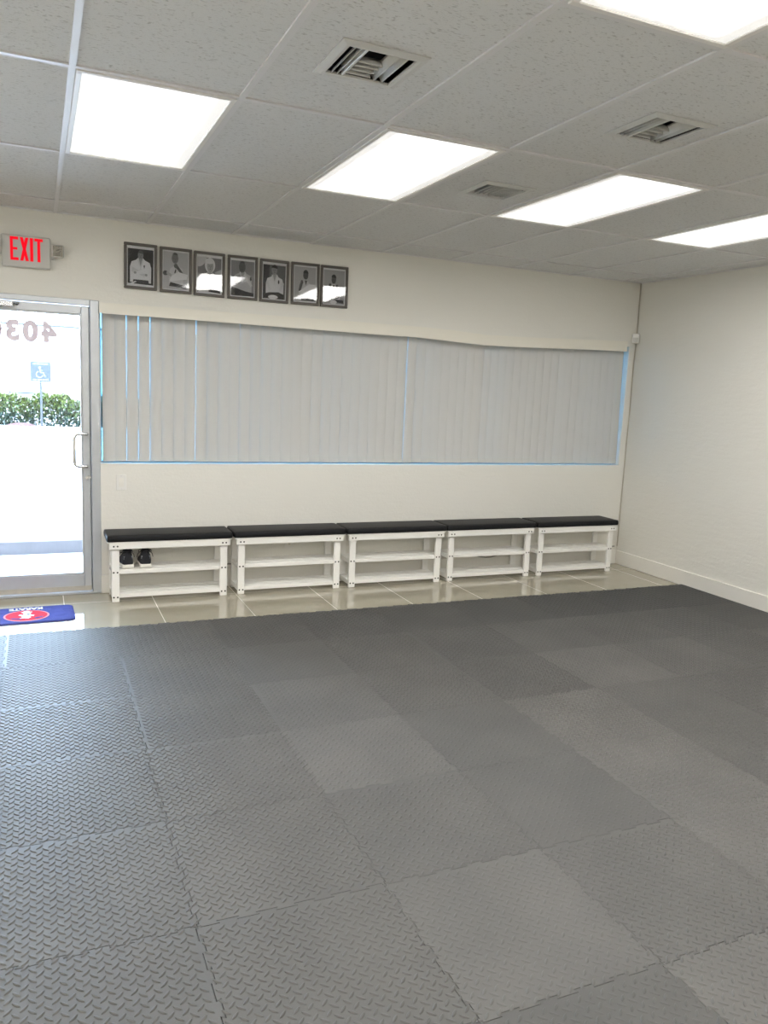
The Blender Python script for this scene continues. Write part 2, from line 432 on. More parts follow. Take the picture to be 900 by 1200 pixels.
for k in range(KX0, KX1+1):
    x = CX+CW*k
    if XL < x < XR: g.box(x-gw, x+gw, YN, YW, H, H+.007); g.box(x-.002, x+.002, YN, YW, H+.007, H+.04)
for r in range(RY0, RY1+1):
    y = CY+CD*r
    if YN < y < YW:
        for k in range(KX0, KX1):
            x0, x1 = max(CX+CW*k+gw, XL), min(CX+CW*(k+1)-gw, XR)
            if x1 > x0: g.box(x0, x1, y-gw, y+gw, H+.0005, H+.007)
g.box(XL, XR, YW-.02, YW, H+.0002, H+.0068); g.box(XR-.02, XR, YN, YW-.02, H+.0002, H+.0068)
g.build('ceiling_grid', M['grid'], ceil_o)
b = MB(); b.box(XL-.2, XR+.2, YN-.2, YW+.2, SLAB, SLAB+.15)
b.build('ceiling_deck', M['ventdark'], ceil_o)

# ------------------------------------------------------------------ ceiling lights
def make_light():
    t = thing('ceiling_light', 'x', 'ceiling light')
    a = CW/2-.013; d = CD/2-.013
    f = MB(); w = .022
    for (x0, x1, y0, y1) in ((-a, a, -d, -d+w), (-a, a, d-w, d), (-a, -a+w, -d+w, d-w), (a-w, a, -d+w, d-w)):
        f.box(x0, x1, y0, y1, -.004, .012, bev=.002)
    f.box(-a, a, -d, d, .10, .105)
    for (x0, x1, y0, y1) in ((-a, a, -d, -d+.003), (-a, a, d-.003, d), (-a, -a+.003, -d, d), (a-.003, a, -d, d)):
        f.box(x0, x1, y0, y1, .012, .10)
    f.build('light_frame', M['lightframe'], t)
    q = MB(); q.box(-a+w, a-w, -d+w, d-w, .001, .006)
    q.build('diffuser', M['diff'], t)
    return t
light_labels = {
    (0, 1): 'lit fluorescent ceiling panel nearest the exit sign',
    (2, 1): 'lit ceiling panel in the middle, between the exit-side panel and the small vent',
    (4, 1): 'lit ceiling panel just past the small vent towards the bare wall',
    (6, 1): 'lit ceiling panel closest to the bare right wall, cut by the photo edge',
    (2, -1): 'lit ceiling panel overhead at the top edge, patterned diffuser showing clearly',
}
proto = make_light(); first = True
for (k, r) in light_cells:
    x, y = CX+CW*(k+.5), CY+CD*(r+.5)
    if not (XL+.3 < x < XR-.3 and YN+.6 < y < YW-.6): continue
    o = proto if first else copy_tree(proto); first = False
    o.location = (x, y, H)
    o['group'] = 'fluorescent ceiling panels'
    o['label'] = light_labels.get((k, r), 'lit ceiling panel overhead outside the photo, behind or beside the camera')

# ------------------------------------------------------------------ ceiling vents
def make_vent(kind, label):
    t = thing('ceiling_vent', label, 'air vent', group='square ceiling air vents')
    o_, i_ = .155, .120
    f = MB()
    # stepped flange: outer thin rim, sloping to the opening
    for sx in range(4):
        a = sx*PI/2
        rot = lambda x, y: (x*math.cos(a)-y*math.sin(a), x*math.sin(a)+y*math.cos(a))
        P = [(-o_, -o_, 0), (o_, -o_, 0), (o_, -o_, -.004), (-o_, -o_, -.004), (-i_-.012, -i_-.012, -.010), (i_+.012, -i_-.012, -.010), (i_, -i_, -.008), (-i_, -i_, -.008), (i_, -i_, .02), (-i_, -i_, .02)]
        vs = [(*rot(x, y), z) for x, y, z in P]
        f.add(vs, [(0, 1, 2, 3), (3, 2, 5, 4), (4, 5, 6, 7), (7, 6, 8, 9)])
    f.build('vent_frame', M['vent'], t, recalc=False)
    n = MB()
    for (x0, x1, y0, y1) in ((-i_-.004, -i_, -i_, i_), (i_, i_+.004, -i_, i_), (-i_, i_, -i_-.004, -i_), (-i_, i_, i_, i_+.004)):
        n.box(x0, x1, y0, y1, .0, .16)
    n.box(-i_, i_, -i_, i_, .16, .165)
    n.build('duct_neck', M['ventdark'], t)
    def blade_y(x, lean, y0, y1):      # curved blade running along y
        m = MB(); prof = []
        for j in range(6):
            u = j/5
            prof.append((x + lean*(.006 + .020*u*u), -.006 + .030*u))
        vs = []; 
        for (px, pz) in prof: vs += [(px, y0, pz), (px, y1, pz), (px+.0015, y1, pz), (px+.0015, y0, pz)]
        fs = []
        for j in range(5):
            for q in range(4):
                fs.append((j*4+q, j*4+(q+1) % 4, (j+1)*4+(q+1) % 4, (j+1)*4+q))
        fs += [(0, 1, 2, 3), (20, 23, 22, 21)]
        m.add(vs, fs, 0, True); return m
    def blade_x(y, lean, x0, x1):
        m = blade_y(y, lean, x0, x1)
        m.v = [(v[1], v[0], v[2]) for v in m.v]; return m
    if kind == 0:
        for x in (-.104, -.082): blade_y(x, 1, -i_, i_).build('louver', M['vent'], t)
        d = MB(); d.box(-.062, -.052, -i_, i_, -.008, .03, bev=.002); d.build('divider_bar', M['vent'], t)
        for k in range(4): blade_x(-.020+.036*k, 1, -.052, .040).build('louver', M['vent'], t)
        for x in (.066, .096): blade_y(x, -1, -i_, i_).build('louver', M['vent'], t)
    else:
        for k in range(6): blade_y(.0+.020*k, 1, -.085, .10).build('louver', M['vent'], t)
        for k in range(3): blade_y(-.085+.028*k, 1, -.085, .10).build('louver', M['vent'], t)
        for y in (.100, .112): d = MB(); d.box(-i_, i_, y, y+.004, -.006, .03); d.build('divider_bar', M['vent'], t)
        for k in range(2): blade_x(-.112+.014*k, -1, -i_, i_).build('louver', M['vent'], t)
    return t
vl = ['square white ceiling vent nearest the exit side, above the two left ceiling panels',
      'square white ceiling vent closest to the panel at the top edge, by the right side',
      'square vent tucked between the two middle lit ceiling panels']
for (vx, vy, kd), lb in zip(vents, vl):
    v = make_vent(kd, lb); v.location = (vx, vy, H+.006)

# ------------------------------------------------------------------ door
door = thing('door_1', 'grey aluminium glass entry door with reversed numbers, standing under the exit sign', 'door', (0, 0, 0), kind='structure')
yf0, yf1 = YW-.004, YW+.11
b = MB()
b.box(.354, .416, yf0, yf1, 0, 2.135, bev=.004); b.box(-.68, -.618, yf0, yf1, 0, 2.135, bev=.004)
b.box(-.618, .354, yf0, yf1, 2.094, 2.135, bev=.004)
b.box(.349, .354, YW+.05, YW+.07, 0, 2.094)
b.build('door_frame', M['alu'], door)
b = MB(); b.box(-.68, .416, YW-.01, YW+.14, 0, .018, bev=.004); b.build('threshold', M['alu'], door)
yl0, yl1 = YW+.012, YW+.056
leaf = MB()
leaf.box(.296, .348, yl0, yl1, .022, 2.09, bev=.004); leaf.box(-.612, -.56, yl0, yl1, .022, 2.09, bev=.004)
leaf.box(-.56, .296, yl0, yl1, 2.032, 2.09, bev=.004); leaf.box(-.56, .296, yl0, yl1, .022, .15, bev=.004)
# glazing beads
for (x0, x1, z0, z1) in ((.286, .296, .15, 2.032), (-.56, -.55, .15, 2.032), (-.55, .286, .15, .160), (-.55, .286, 2.022, 2.032)):
    leaf.box(x0, x1, yl0+.008, yl1-.008, z0, z1)
lf = leaf.build('door_leaf', M['alu'], door)
b = MB(); b.box(-.55, .286, yl0+.018, yl0+.024, .160, 2.022); b.build('glass_pane', M['pane'], lf)
b = MB(); b.box(-.56, .346, yl0-.002, yl0, .022, .06); b.build('door_sweep', mat('worn_sweep', (.50, .47, .42, 1), .6, var=(20, .2)), lf)
# pull handle
b = MB()
zt, zb, hx, so = 1.192, .958, .236, .055
pts = [(.325, yl0, zt), (.325, yl0-so*.6, zt), (.322, yl0-so, zt-.0), (.30, yl0-so, zt), (.262, yl0-so, zt), (.246, yl0-so, zt-.008), (hx, yl0-so, zt-.03), (hx, yl0-so, (zt+zb)/2), (hx, yl0-so, zb+.03), (.246, yl0-so, zb+.008), (.262, yl0-so, zb), (.30, yl0-so, zb), (.322, yl0-so, zb), (.325, yl0-so*.6, zb), (.325, yl0, zb)]
b.tube(pts, .0125, 12); b.build('pull_handle', M['chrome'], lf)
b = MB()
b.prism(ell(.326, .872, .014, .014, 18), yl0-.01, yl0+.002, ax='y', smooth=False); b.box(.318, .348, yl0-.004, yl0+.001, .862, .882)
b.build('lock_cylinder', M['chrome'], lf)
b = MB(); b.box(-.35, -.135, yl0-.05, yl0, 2.045, 2.085, bev=.006); b.tube([(-.24, yl0-.03, 2.078), (-.10, yl0-.035, 2.074), (.0-.115, yl0-.005, 2.066)], .007, 8)
b.build('door_closer', M['chrome'], lf)
def text_mesh(txt, size, name, material, parent, loc, rot, bold=0.0, ext=.0008, xs=1.0, space=1.0, center=True):
    cu = bpy.data.curves.new(name, 'FONT'); cu.body = txt; cu.size = size; cu.offset = bold; cu.extrude = ext
    cu.align_x = 'CENTER' if center else 'LEFT'; cu.align_y = 'CENTER'; cu.space_character = space
    tmp = bpy.data.objects.new(name, cu); COL.objects.link(tmp)
    dg = bpy.context.evaluated_depsgraph_get()
    me = bpy.data.meshes.new_from_object(tmp.evaluated_get(dg))
    bpy.data.objects.remove(tmp); bpy.data.curves.remove(cu)
    me.materials.clear(); me.materials.append(material)
    o = bpy.data.objects.new(name, me); COL.objects.link(o)
    o.parent = parent; o.location = loc; o.rotation_euler = rot; o.scale = (xs, 1, 1)
    return o
# digits stuck on the outside of the glass, read from the street
for ch, xc in (('4', .085), ('0', -.033), ('3', -.146), ('0', -.262)):
    text_mesh(ch, .185, 'number_decal', M['decal'], lf, (xc, yl0+.0265, 1.888), (PI/2, 0, PI), bold=.010, xs=1.0)

# ------------------------------------------------------------------ windows
def window(name, x0, x1, label):
    w = thing(name, label, 'window', kind='structure')
    f = MB(); y0, y1 = YW+.105, YW+.155
    for (a, c, z0, z1) in ((x0, x1, WZ0, WZ0+.010), (x0, x1, WZ1-.03, WZ1), (x0, x0+.014, WZ0+.010, WZ1-.03), (x1-.014, x1, WZ0+.010, WZ1-.03)):
        f.box(a, c, y0, y1, z0, z1, bev=.003)
    f.build('window_frame', M['alu'], w)
    p = MB(); p.box(x0+.01, x1-.012, y0+.02, y0+.026, WZ0+.009, WZ1-.028); p.build('glass_pane', M['bluepane'], w)
WM = 2.92
window('window_1', WX0, WM, 'blue-tinted window behind the long vertical blind next to the door')
window('window_2', WM, WX1, 'blue-tinted window behind the shorter vertical blind near the corner')

# ------------------------------------------------------------------ vertical blinds
def vane(x, zt, zb, tilt, wd=.0858, skew=0.0, yo=0.0):
    m = MB(); n = 6; vs = []
    ct, st = math.cos(tilt), math.sin(tilt)
    for z in (zb, zt):
        for j in range(n+1):
            u = (j/n-.5)*wd; bow = .005*(1-(2*u/wd)**2)
            for th in (0, .0012):
                lx = u*ct + (bow+th)*-st*-1*0 + (bow+th)*st; ly = -u*st - (bow+th)*ct*1
                vs.append((lx + skew*(z-zt), ly, z))
    k = 2*(n+1); fs = []
    for j in range(n):
        fs += [(2*j, 2*j+2, k+2*j+2, k+2*j), (2*j+1, k+2*j+1, k+2*j+3, 2*j+3), (2*j, 2*j+1, 2*j+3, 2*j+2), (k+2*j, k+2*j+2, k+2*j+3, k+2*j+1)]
    fs += [(0, k, k+1, 1), (2*n, 2*n+1, k+2*n+1, k+2*n)]
    m.add(vs, fs, 0, False)
    return m
VY = YW + .048
def blind(label, x0, n, pitch, special, val_pts, slit, wv):
    t = thing('vertical_blind', label, 'window blind', (x0, VY, 0), group='vertical blinds')
    for i in range(n):
        tl = R_(special.get(i, (slit + random.uniform(-6, 6),))[0])
        sp = special.get(i, (0, 0, 0))
        m = vane(0, 2.105, .990 + random.uniform(-.002, .002), tl, wd=(sp[3] if len(sp) > 3 else (wv if random.random() < .45 else .0872)), skew=(sp[1] if len(sp) > 1 else random.uniform(-.004, .004)))
        m.build('vane', M['vane'], t, (pitch*(i+.5), (sp[2] if len(sp) > 2 else 0), 0), recalc=False)
    L = pitch*n
    h = MB(); h.box(0, L, -.02, .02, 2.108-.03+.03, 2.1095); 
    # valance: a thin front board that follows measured heights, with its end return
    v = MB(); rings = []
    for (x, zb, zt, y) in val_pts:
        X = x-x0; Y = y-VY
        rings.append([(X, Y, zb), (X, Y+.007, zb), (X, Y+.007, zt), (X, Y, zt)])
    v.loft(rings, smooth=False)
    vo = v.build('valance', M['valance'], t)
    c = MB()
    for (x, zb, zt, y) in val_pts[1:-1:2]:
        c.box(x-x0-.012, x-x0+.012, y-VY+.0075, YW-VY-.002, zt-.03, zt-.012)
    c.build('valance_clip', M['plast'], t)
    return t
yv = YW-.055
sp1 = {28: (0, 0, -.006), 29: (2, 0, -.012)}
blind('long off-white vertical blind beside the door, bright slits between its vanes', .437, 30, .0838, sp1,
      [(.414, 2.046, 2.120, yv), (1.0, 2.047, 2.122, yv), (1.7, 2.044, 2.126, yv), (2.3, 2.042, 2.129, yv-.004), (2.775, 2.041, 2.130, yv-.008)], 9, .0815)
sp2 = {7: (4, 0, -.010, .096), 21: (14, -.004, 0, .0862), 22: (14, -.008, 0, .0862), 23: (12, -.013, 0, .0862), 24: (15, -.018, 0, .0862), 25: (12, -.023, 0, .0862), 26: (14, -.028, -.004, .0862)}
blind('shorter off-white vertical blind near the corner under a sagging valance', 2.958, 27, .0806, sp2,
      [(2.765, 2.045, 2.131, yv), (3.0, 2.041, 2.131, yv), (3.25, 2.030, 2.123, yv-.006), (3.55, 2.019, 2.108, yv-.012), (3.9, 2.024, 2.113, yv-.010), (4.35, 2.040, 2.128, yv-.004), (4.75, 2.052, 2.142, yv), (5.10, 2.058, 2.151, yv)], 12, .0862)

# ------------------------------------------------------------------ exit sign
ex = thing('exit_sign', 'lit red EXIT sign with lamp heads on the wall above the door', 'exit sign', (-.047, YW, 2.415))
b = MB(); b.box(-.153, .153, -.048, -.004, -.104, .104, bev=.008); b.box(-.14, .14, -.004, 0, -.09, .09)
b.build('sign_housing', M['exitbody'], ex)
# letters from strokes, tall and narrow
b = MB(); zt, zb = .090, -.062
def stroke(x0, x1, z0, z1): b.box(x0, x1, -.0505, -.0475, z0, z1)
lx = -.098
stroke(lx, lx+.017, zb, zt); stroke(lx+.017, lx+.050, zt-.018, zt); stroke(lx+.017, lx+.044, .006, .022); stroke(lx+.017, lx+.050, zb, zb+.018)
def diag(xa, xb, z0, z1, w):
    b.prism([(xa, z0), (xa+w, z0), (xb+w, z1), (xb, z1)], -.0505, -.0475, ax='y')
xx = lx+.060
diag(xx, xx+.034, zb, zt, .019); diag(xx+.034, xx, zb, zt, .019)
stroke(lx+.122, lx+.141, zb, zt)
stroke(lx+.150, lx+.202, zt-.018, zt); stroke(lx+.167, lx+.185, zb, zt-.018)
b.build('exit_letters', M['exitred'], ex)
for sx in (-1, 1):
    b = MB(); x0, x1 = (.156, .236) if sx > 0 else (-.236, -.156)
    b.box(x0, x1, -.075, -.045, -.022, .062, bev=.008); b.box(min(sx*.150, sx*.175), max(sx*.150, sx*.175), -.046, -.014, -.03, .03, bev=.004)
    hd = b.build('lamp_head', M['exitbody'], ex)
    b = MB(); b.box(x0+.010, x1-.010, -.081, -.0751, -.014, .054, bev=.003)
    b.build('lamp_lens', M['lens'], hd)

# ------------------------------------------------------------------ framed photographs
FW, FH, FB = .229, .318, .019
iw, ih = FW-2*FB, FH-2*FB
def poly(b, pts, layer, mi):
    # pts in 0..1 of the print, x right, y up
    y = -.0012 - .00025*layer
    P = [((px-.5)*iw, (py-.5)*ih) for px, py in pts]
    n = len(P)
    b.add([(p[0], y, p[1]) for p in P] + [(p[0], 0, p[1]) for p in P], [list(range(n))] + [(k, n+k, n+(k+1) % n, (k+1) % n) for k in range(n)], mi)
def picture(spec, label, loc, roll):
    t = thing('framed_photo', label, 'picture', loc, group='black and white portraits above the blind')
    t.rotation_euler = (0, roll, 0)
    f = MB(); d0, d1 = -.022, -.002
    for (x0, x1, z0, z1) in ((-FW/2, FW/2, -FH/2, -FH/2+FB), (-FW/2, FW/2, FH/2-FB, FH/2), (-FW/2, -FW/2+FB, -FH/2+FB, FH/2-FB), (FW/2-FB, FW/2, -FH/2+FB, FH/2-FB)):
        f.box(x0, x1, d0, d1, z0, z1, bev=.003)
    f.build('picture_frame', M['frame'], t)
    mats = []; b = MB()
    b.box(-iw/2, iw/2, 0, .006, -ih/2, ih/2, 0)
    def mi(v):
        m = grey(v)
        if m not in mats: mats.append(m)
        return mats.index(m)
    mats.append(grey(.62))
    for layer, (v, pts) in enumerate(spec): poly(b, pts, layer+1, mi(v))
    b.v = [(x, y-.008, z) for x, y, z in b.v]
    b.build('photo_print', mats, t, recalc=False)
    g_ = MB(); g_.box(-iw/2-.004, iw/2+.004, -.0012, .0012, -ih/2-.004, ih/2+.004)
    go = g_.build('glass_pane', M['picglass'], t, (0, -.0165, 0)); go.rotation_euler = (R_(-1.3), 0, 0)
    return t
E_ = ell
def bg(v, top=.955, bot=.03): return (v, [(.04, bot), (.96, bot), (.96, top), (.04, top)])
GI, GI2, SK, DK, BK = .62, .46, .26, .035, .016
def body(cx, sh, w, top, bot=.03, v=GI):
    return (v, [(cx-w, bot), (cx+w, bot), (cx+w*1.02, sh-.18), (cx+w*.86, sh-.05), (cx+w*.42, sh), (cx+w*.2, top), (cx-w*.2, top), (cx-w*.42, sh), (cx-w*.86, sh-.05), (cx-w*1.02, sh-.18)])
def vneck(cx, top, low, w=.07, v=SK): return (v, [(cx-w, top), (cx, low), (cx+w, top)])
def lapel(cx, top, low, s): return (GI2, [(cx+s*.10, top), (cx+s*.125, top-.01), (cx-s*.02, low-.10), (cx-s*.04, low-.09)])
def head(cx, cy, rx=.095, ry=.095, v=SK): return (v, E_(cx, cy, rx, ry))
def hair(cx, cy, rx=.1, ry=.1, v=BK, a=.15): return (v, E_(cx, cy, rx, ry, 16, a, PI-a))
def face(cx, cy, s=1.0, v=.07):
    return [(v, E_(cx-.035*s, cy+.012*s, .016*s, .007*s, 10)), (v, E_(cx+.035*s, cy+.012*s, .016*s, .007*s, 10)), (v, [(cx-.008*s, cy-.025*s), (cx+.012*s, cy-.025*s), (cx, cy+.01*s)]), (v, E_(cx, cy-.05*s, .026*s, .007*s, 10))]
def arm(pts, w, v=GI):
    (x0, y0), (x1, y1) = pts; dx, dy = x1-x0, y1-y0; l = math.hypot(dx, dy); nx, ny = -dy/l*w, dx/l*w
    return (v, [(x0+nx, y0+ny), (x0-nx, y0-ny), (x1-nx*.8, y1-ny*.8), (x1+nx*.8, y1+ny*.8)])
specs = [
 [bg(.018, .93), (.55, [(.04, .03), (.96, .03), (.96, .055), (.04, .07)]), body(.5, .66, .38, .72, .10), (.03, [(.22, .10), (.80, .10), (.78, .17), (.24, .17)]), head(.5, .77, .10, .11, .20), hair(.5, .80, .105, .10, .07), *face(.5, .77, 1, .03), vneck(.5, .69, .50), lapel(.5, .70, .5, 1), lapel(.5, .70, .5, -1),
  arm([(.18, .42), (.66, .30)], .055, GI2), arm([(.84, .42), (.34, .33)], .05, GI), (SK, E_(.70, .30, .05, .03)), (SK, E_(.30, .34, .05, .03)), (.55, [(.1, .06), (.30, .13), (.36, .12), (.2, .05)]), (.01, [(.60, .53), (.66, .54), (.63, .45)])],
 [bg(.36, .965), body(.52, .60, .26, .66, .16, .45), (.02, [(.25, .10), (.90, .06), (.92, .13), (.30, .20)]), head(.47, .80, .125, .125, .13), hair(.47, .83, .125, .12, .06, .5), *face(.47, .79, 1.1, .03), vneck(.5, .64, .52), (.09, E_(.50, .62, .075, .055)), arm([(.54, .60), (.76, .42)], .045, .07), (.07, E_(.12, .42, .10, .06)), arm([(.16, .44), (.34, .36)], .04, .30), (.60, [(.26, .22), (.92, .30), (.95, .42), (.60, .47), (.34, .36)]), (.03, [(.44, .43), (.49, .44), (.52, .52), (.48, .53)])],
 [bg(.14, .93), (.40, E_(.06, .98, .34, .30, 20, -PI/2, 0) + [(.05, .93)]), (.33, [(.70, .56), (.96, .66), (.96, .40)]), body(.52, .52, .44, .56, .03, .48), (.50, E_(.52, .74, .20, .19)), head(.53, .70, .125, .145, .27), *face(.53, .70, 1.2, .06), (.50, E_(.50, .84, .17, .07)), vneck(.52, .55, .36, .08, .24), lapel(.52, .54, .36, 1), lapel(.52, .54, .36, -1), (.02, [(.48, .06), (.93, .03), (.93, .12), (.48, .14)]), (.10, [(.06, .05), (.22, .30), (.16, .34), (.06, .16)])],
 [bg(.18, .94), body(.50, .62, .36, .68, .12, .34), (.03, [(.05, .03), (.95, .03), (.95, .12), (.60, .16), (.05, .26)]), head(.48, .78, .13, .145, .07), hair(.48, .82, .13, .12, .05, .6), *face(.48, .77, 1.1, .035), vneck(.5, .64, .46, .08), lapel(.5, .66, .46, 1), lapel(.5, .66, .46, -1), arm([(.56, .58), (.86, .30)], .05, .42), (.02, [(.80, .44), (.86, .46), (.84, .54), (.79, .53)]), arm([(.16, .40), (.40, .56)], .05, .26)],
 [bg(.10, .93), (.035, [(.04, .03), (.30, .03), (.30, .93), (.04, .93)]), body(.52, .62, .36, .69, .12, .50), (.02, [(.10, .05), (.92, .03), (.92, .16), (.68, .22), (.30, .20), (.10, .16)]), head(.50, .80, .12, .125, .20), hair(.50, .84, .125, .10, .012, 0), *face(.50, .79, 1, .03), vneck(.51, .68, .50, .08), lapel(.51, .68, .50, 1), lapel(.51, .68, .50, -1), (.015, E_(.68, .49, .028, .055)), (.62, E_(.46, .08, .20, .055)), arm([(.20, .48), (.34, .26)], .05, GI2), arm([(.86, .48), (.74, .26)], .05, GI2)],
 [bg(.30, .955), body(.52, .55, .27, .62, .20, .40), head(.52, .74, .11, .12, .04), hair(.52, .78, .115, .10, .012, 0), *face(.52, .73, 1, .015), vneck(.53, .60, .46, .06, .05), (.05, E_(.36, .54, .055, .06)), arm([(.34, .50), (.26, .30)], .055, .05), (.03, [(.22, .06), (.90, .06), (.84, .14), (.36, .18)]), (.55, [(.22, .28), (.94, .18), (.94, .50), (.66, .50)]), (.40, E_(.22, .07, .12, .06))],
 [bg(.26, .955), body(.48, .52, .28, .58, .10, .48), head(.48, .70, .10, .12, .05), hair(.48, .74, .108, .10, .010, 0), *face(.48, .69, 1, .015), vneck(.48, .55, .42, .06, .06), (.05, E_(.32, .54, .055, .045)), (.05, E_(.62, .52, .055, .045)), (.55, [(.06, .10), (.06, .48), (.86, .40), (.34, .22)]), (.03, [(.30, .10), (.92, .06), (.92, .14), (.34, .18)]), (.05, E_(.60, .24, .15, .06)), (.60, E_(.48, .08, .15, .055))],
]
pl = ['framed portrait of a person in a white uniform with crossed arms on a near-black backdrop',
      'framed portrait of a bald person raising one fist, pale backdrop, second from the exit sign',
      'framed portrait of a light-haired person in a white uniform, third from the exit sign',
      'framed portrait of a bald person turned sideways on grey, middle of the seven frames',
      'framed portrait of a dark-haired person in white with chest emblem, fifth from exit sign',
      'framed portrait of a dark-haired person with a raised guard, sixth from the exit sign',
      'framed portrait of a person with both fists up, last frame, furthest from exit sign']
px = [.700, .947, 1.191, 1.441, 1.687, 1.935, 2.175]
pz = [2.396, 2.392, 2.388, 2.387, 2.385, 2.388, 2.388]
for i in range(7):
    picture(specs[i], pl[i], (px[i], YW-.001, pz[i]), R_((.3, .2, .3, -.2, .2, -.6, -.4)[i]))

# ------------------------------------------------------------------ switch, outlet, sensor, cables
sw = thing('light_switch', 'white rocker light switch on the wall above the first bench', 'light switch', (.559, YW, .836))
b = MB(); b.box(-.036, .036, -.006, 0, -.059, .059, bev=.003); b.build('cover_plate', M['plast'], sw)
b = MB(); b.prism([(-.0065, -.033), (-.010, .0), (-.0065, .033), (-.004, .033), (-.004, -.033)], -.017, .017, ax='y')
b.v = [(v[1], v[0], v[2]) for v in b.v]; b.build('rocker', M['trim'], sw)
b = MB()
for z in (-.048, .048): b.prism(ell(0, z, .003, .003, 10), -.0075, -.005, ax='y')
b.build('plate_screw', M['vent'], sw)
ou = thing('wall_outlet', 'white power outlet low on the wall behind the second bench', 'power outlet', (1.865, YW, .345))
b = MB(); b.box(-.035, .035, -.006, 0, -.057, .057, bev=.003); b.build('cover_plate', M['plast'], ou)
for z in (-.024, .024):
    b = MB(); b.prism(rrect(-.016, .016, z-.015, z+.015, .008), -.0085, -.005, ax='y'); r_ = b.build('receptacle', M['trim'], ou)
    b = MB(); b.box(-.007, -.0045, -.0092, -.008, z-.004, z+.006); b.box(.0045, .007, -.0092, -.008, z-.004, z+.006); b.build('slot', M['screw'], r_)
se = thing('motion_sensor', 'small white motion sensor mounted in the corner by the window', 'motion sensor', (XR-.034, YW-.034, 2.185), R_(-45))
b = MB(); b.box(-.034, .034, -.030, .012, -.046, .046, bev=.009); b.build('sensor_housing', M['plast'], se)
b = MB(); b.prism(rrect(-.024, .024, -.034, .008, .006), -.034, -.029, ax='y'); b.build('sensor_lens', M['exitbody'], se)
b = MB()
pts = []
z = H
while z > .14:
    pts.append((XR-.007+.002*math.sin(z*9), YW-.007+.002*math.cos(z*7), z)); z -= .07
b.tube(pts, .005, 6)
tag(b.build('sensor_cable', M['cable']), 'thin beige cable running down the corner from ceiling to baseboard', 'cable')
b = MB(); pts = []
for k in range(90):
    x = .60 + (XR-.04-.60)*k/89
    sag = -.035*math.exp(-((x-3.72)/.16)**2)
    y = YW-.008 - .05*math.exp(-((x-3.72)/.2)**2)
    pts.append((x, y, .175 + .004*math.sin(x*6) + sag))
b.tube(pts, .006, 6)
tag(b.build('wall_cable', M['gcable']), 'grey cable strung along the wall behind the benches', 'cable')

# ------------------------------------------------------------------ benches
BY0, BY1 = 5.80, 6.078
def make_bench():
    t = thing('shoe_bench', 'x', 'bench', group='white shoe benches along the window wall')
    d = BY1-BY0; W = .45; lx = .415; lw = .052; th = .02
    # local: y=0 front face of the apron, x centred
    for sx in (-1, 1):
        for fr in (0, 1):
            b = MB(); y0 = .018 if fr == 0 else d-.018-th
            x0, x1 = (sx*lx-lw, sx*lx) if sx > 0 else (sx*lx, sx*lx+lw)
            b.box(x0, x1, y0, y0+th, 0, .434, bev=.002)
            lg = b.build('leg', M['white'], t)
            if fr == 0:
                for z in (.413, .218, .034):
                    for q in (-.013, .013):
                        s_ = MB(); yy = -.0012 if z > .4 else y0-.0012
                        s_.prism(ell((x0+x1)/2+q, z, .0062, .0062, 12), yy, yy+.004, ax='y')
                        s_.build('screw', M['screw'], lg)
    b = MB(); b.box(-.432, .432, 0, .018, .392, .436, bev=.002); b.build('apron', M['white'], t)
    b = MB(); b.box(-.432, .432, d-.018, d, .392, .436, bev=.002); b.build('apron', M['white'], t)
    b = MB(); b.box(-W+.005, W-.005, .0, d, .4365, .445, bev=.002); b.build('seat_board', M['white'], t)
    for nm, z in (('upper_shelf', .235), ('lower_shelf', .060)):
        b = MB()
        for sx in (-1, 1):
            b.box(min(sx*(lx-.002), sx*(lx-.022)), max(sx*(lx-.002), sx*(lx-.022)), .038, d-.038, z-.038, z-.012, bev=.002)
        n = 5
        for k in range(n):
            y0 = .040 + (d-.08-.026)/(n-1)*k
            b.box(-lx+.002, lx-.002, y0, y0+.026, z-.012, z, bev=.002)
        b.box(-lx+lw+.001, lx-lw-.001, .020, .036, z-.030, z-.001, bev=.002)
        b.build(nm, M['white'], t)
    # cushion: rounded box with a slight crown
    c = MB(); n = 28; prof = []
    zb, zt = .4455, .492
    def ring(inset, z, r):
        return [(x, y, z) for x, y in rrect(-W+inset, W-inset, -.008+inset, d+.002-inset, r, 5)]
    c.loft([ring(.006, zb, .012), ring(.001, zb+.004, .014), ring(0, zb+.012, .014), ring(0, zt-.016, .014), ring(.003, zt-.006, .014), ring(.010, zt-.001, .016), ring(.03, zt+.001, .016), ring(.10, zt+.003, .016)])
    co = c.build('cushion', M['cush'], t)
    s_ = MB(); P = [(x, y, zt-.0045) for x, y in rrect(-W+.004, W-.004, -.004, d-.002, .014, 5)]
    s_.tube(P+[P[0]], .0022, 6); s_.build('piping', M['piping'], co)
    return t
bl = ['white slatted shoe bench with black cushion next to the glass door, shoes on it',
      'empty white shoe bench with black cushion, second from the glass door, outlet behind it',
      'white shoe bench with black cushion in the middle of the five',
      'white shoe bench with black cushion, fourth from the glass door, drooping cable behind it',
      'white shoe bench with black cushion at the corner by the bare wall']
bx = [.880, 1.795, 2.705, 3.612, 4.528]
bench = make_bench()
for i in range(5):
    o = bench if i == 0 else copy_tree(bench)
    o.location = (bx[i], BY0 + (.0, .004, -.002, .003, .0)[i], 0)
    o['label'] = bl[i]

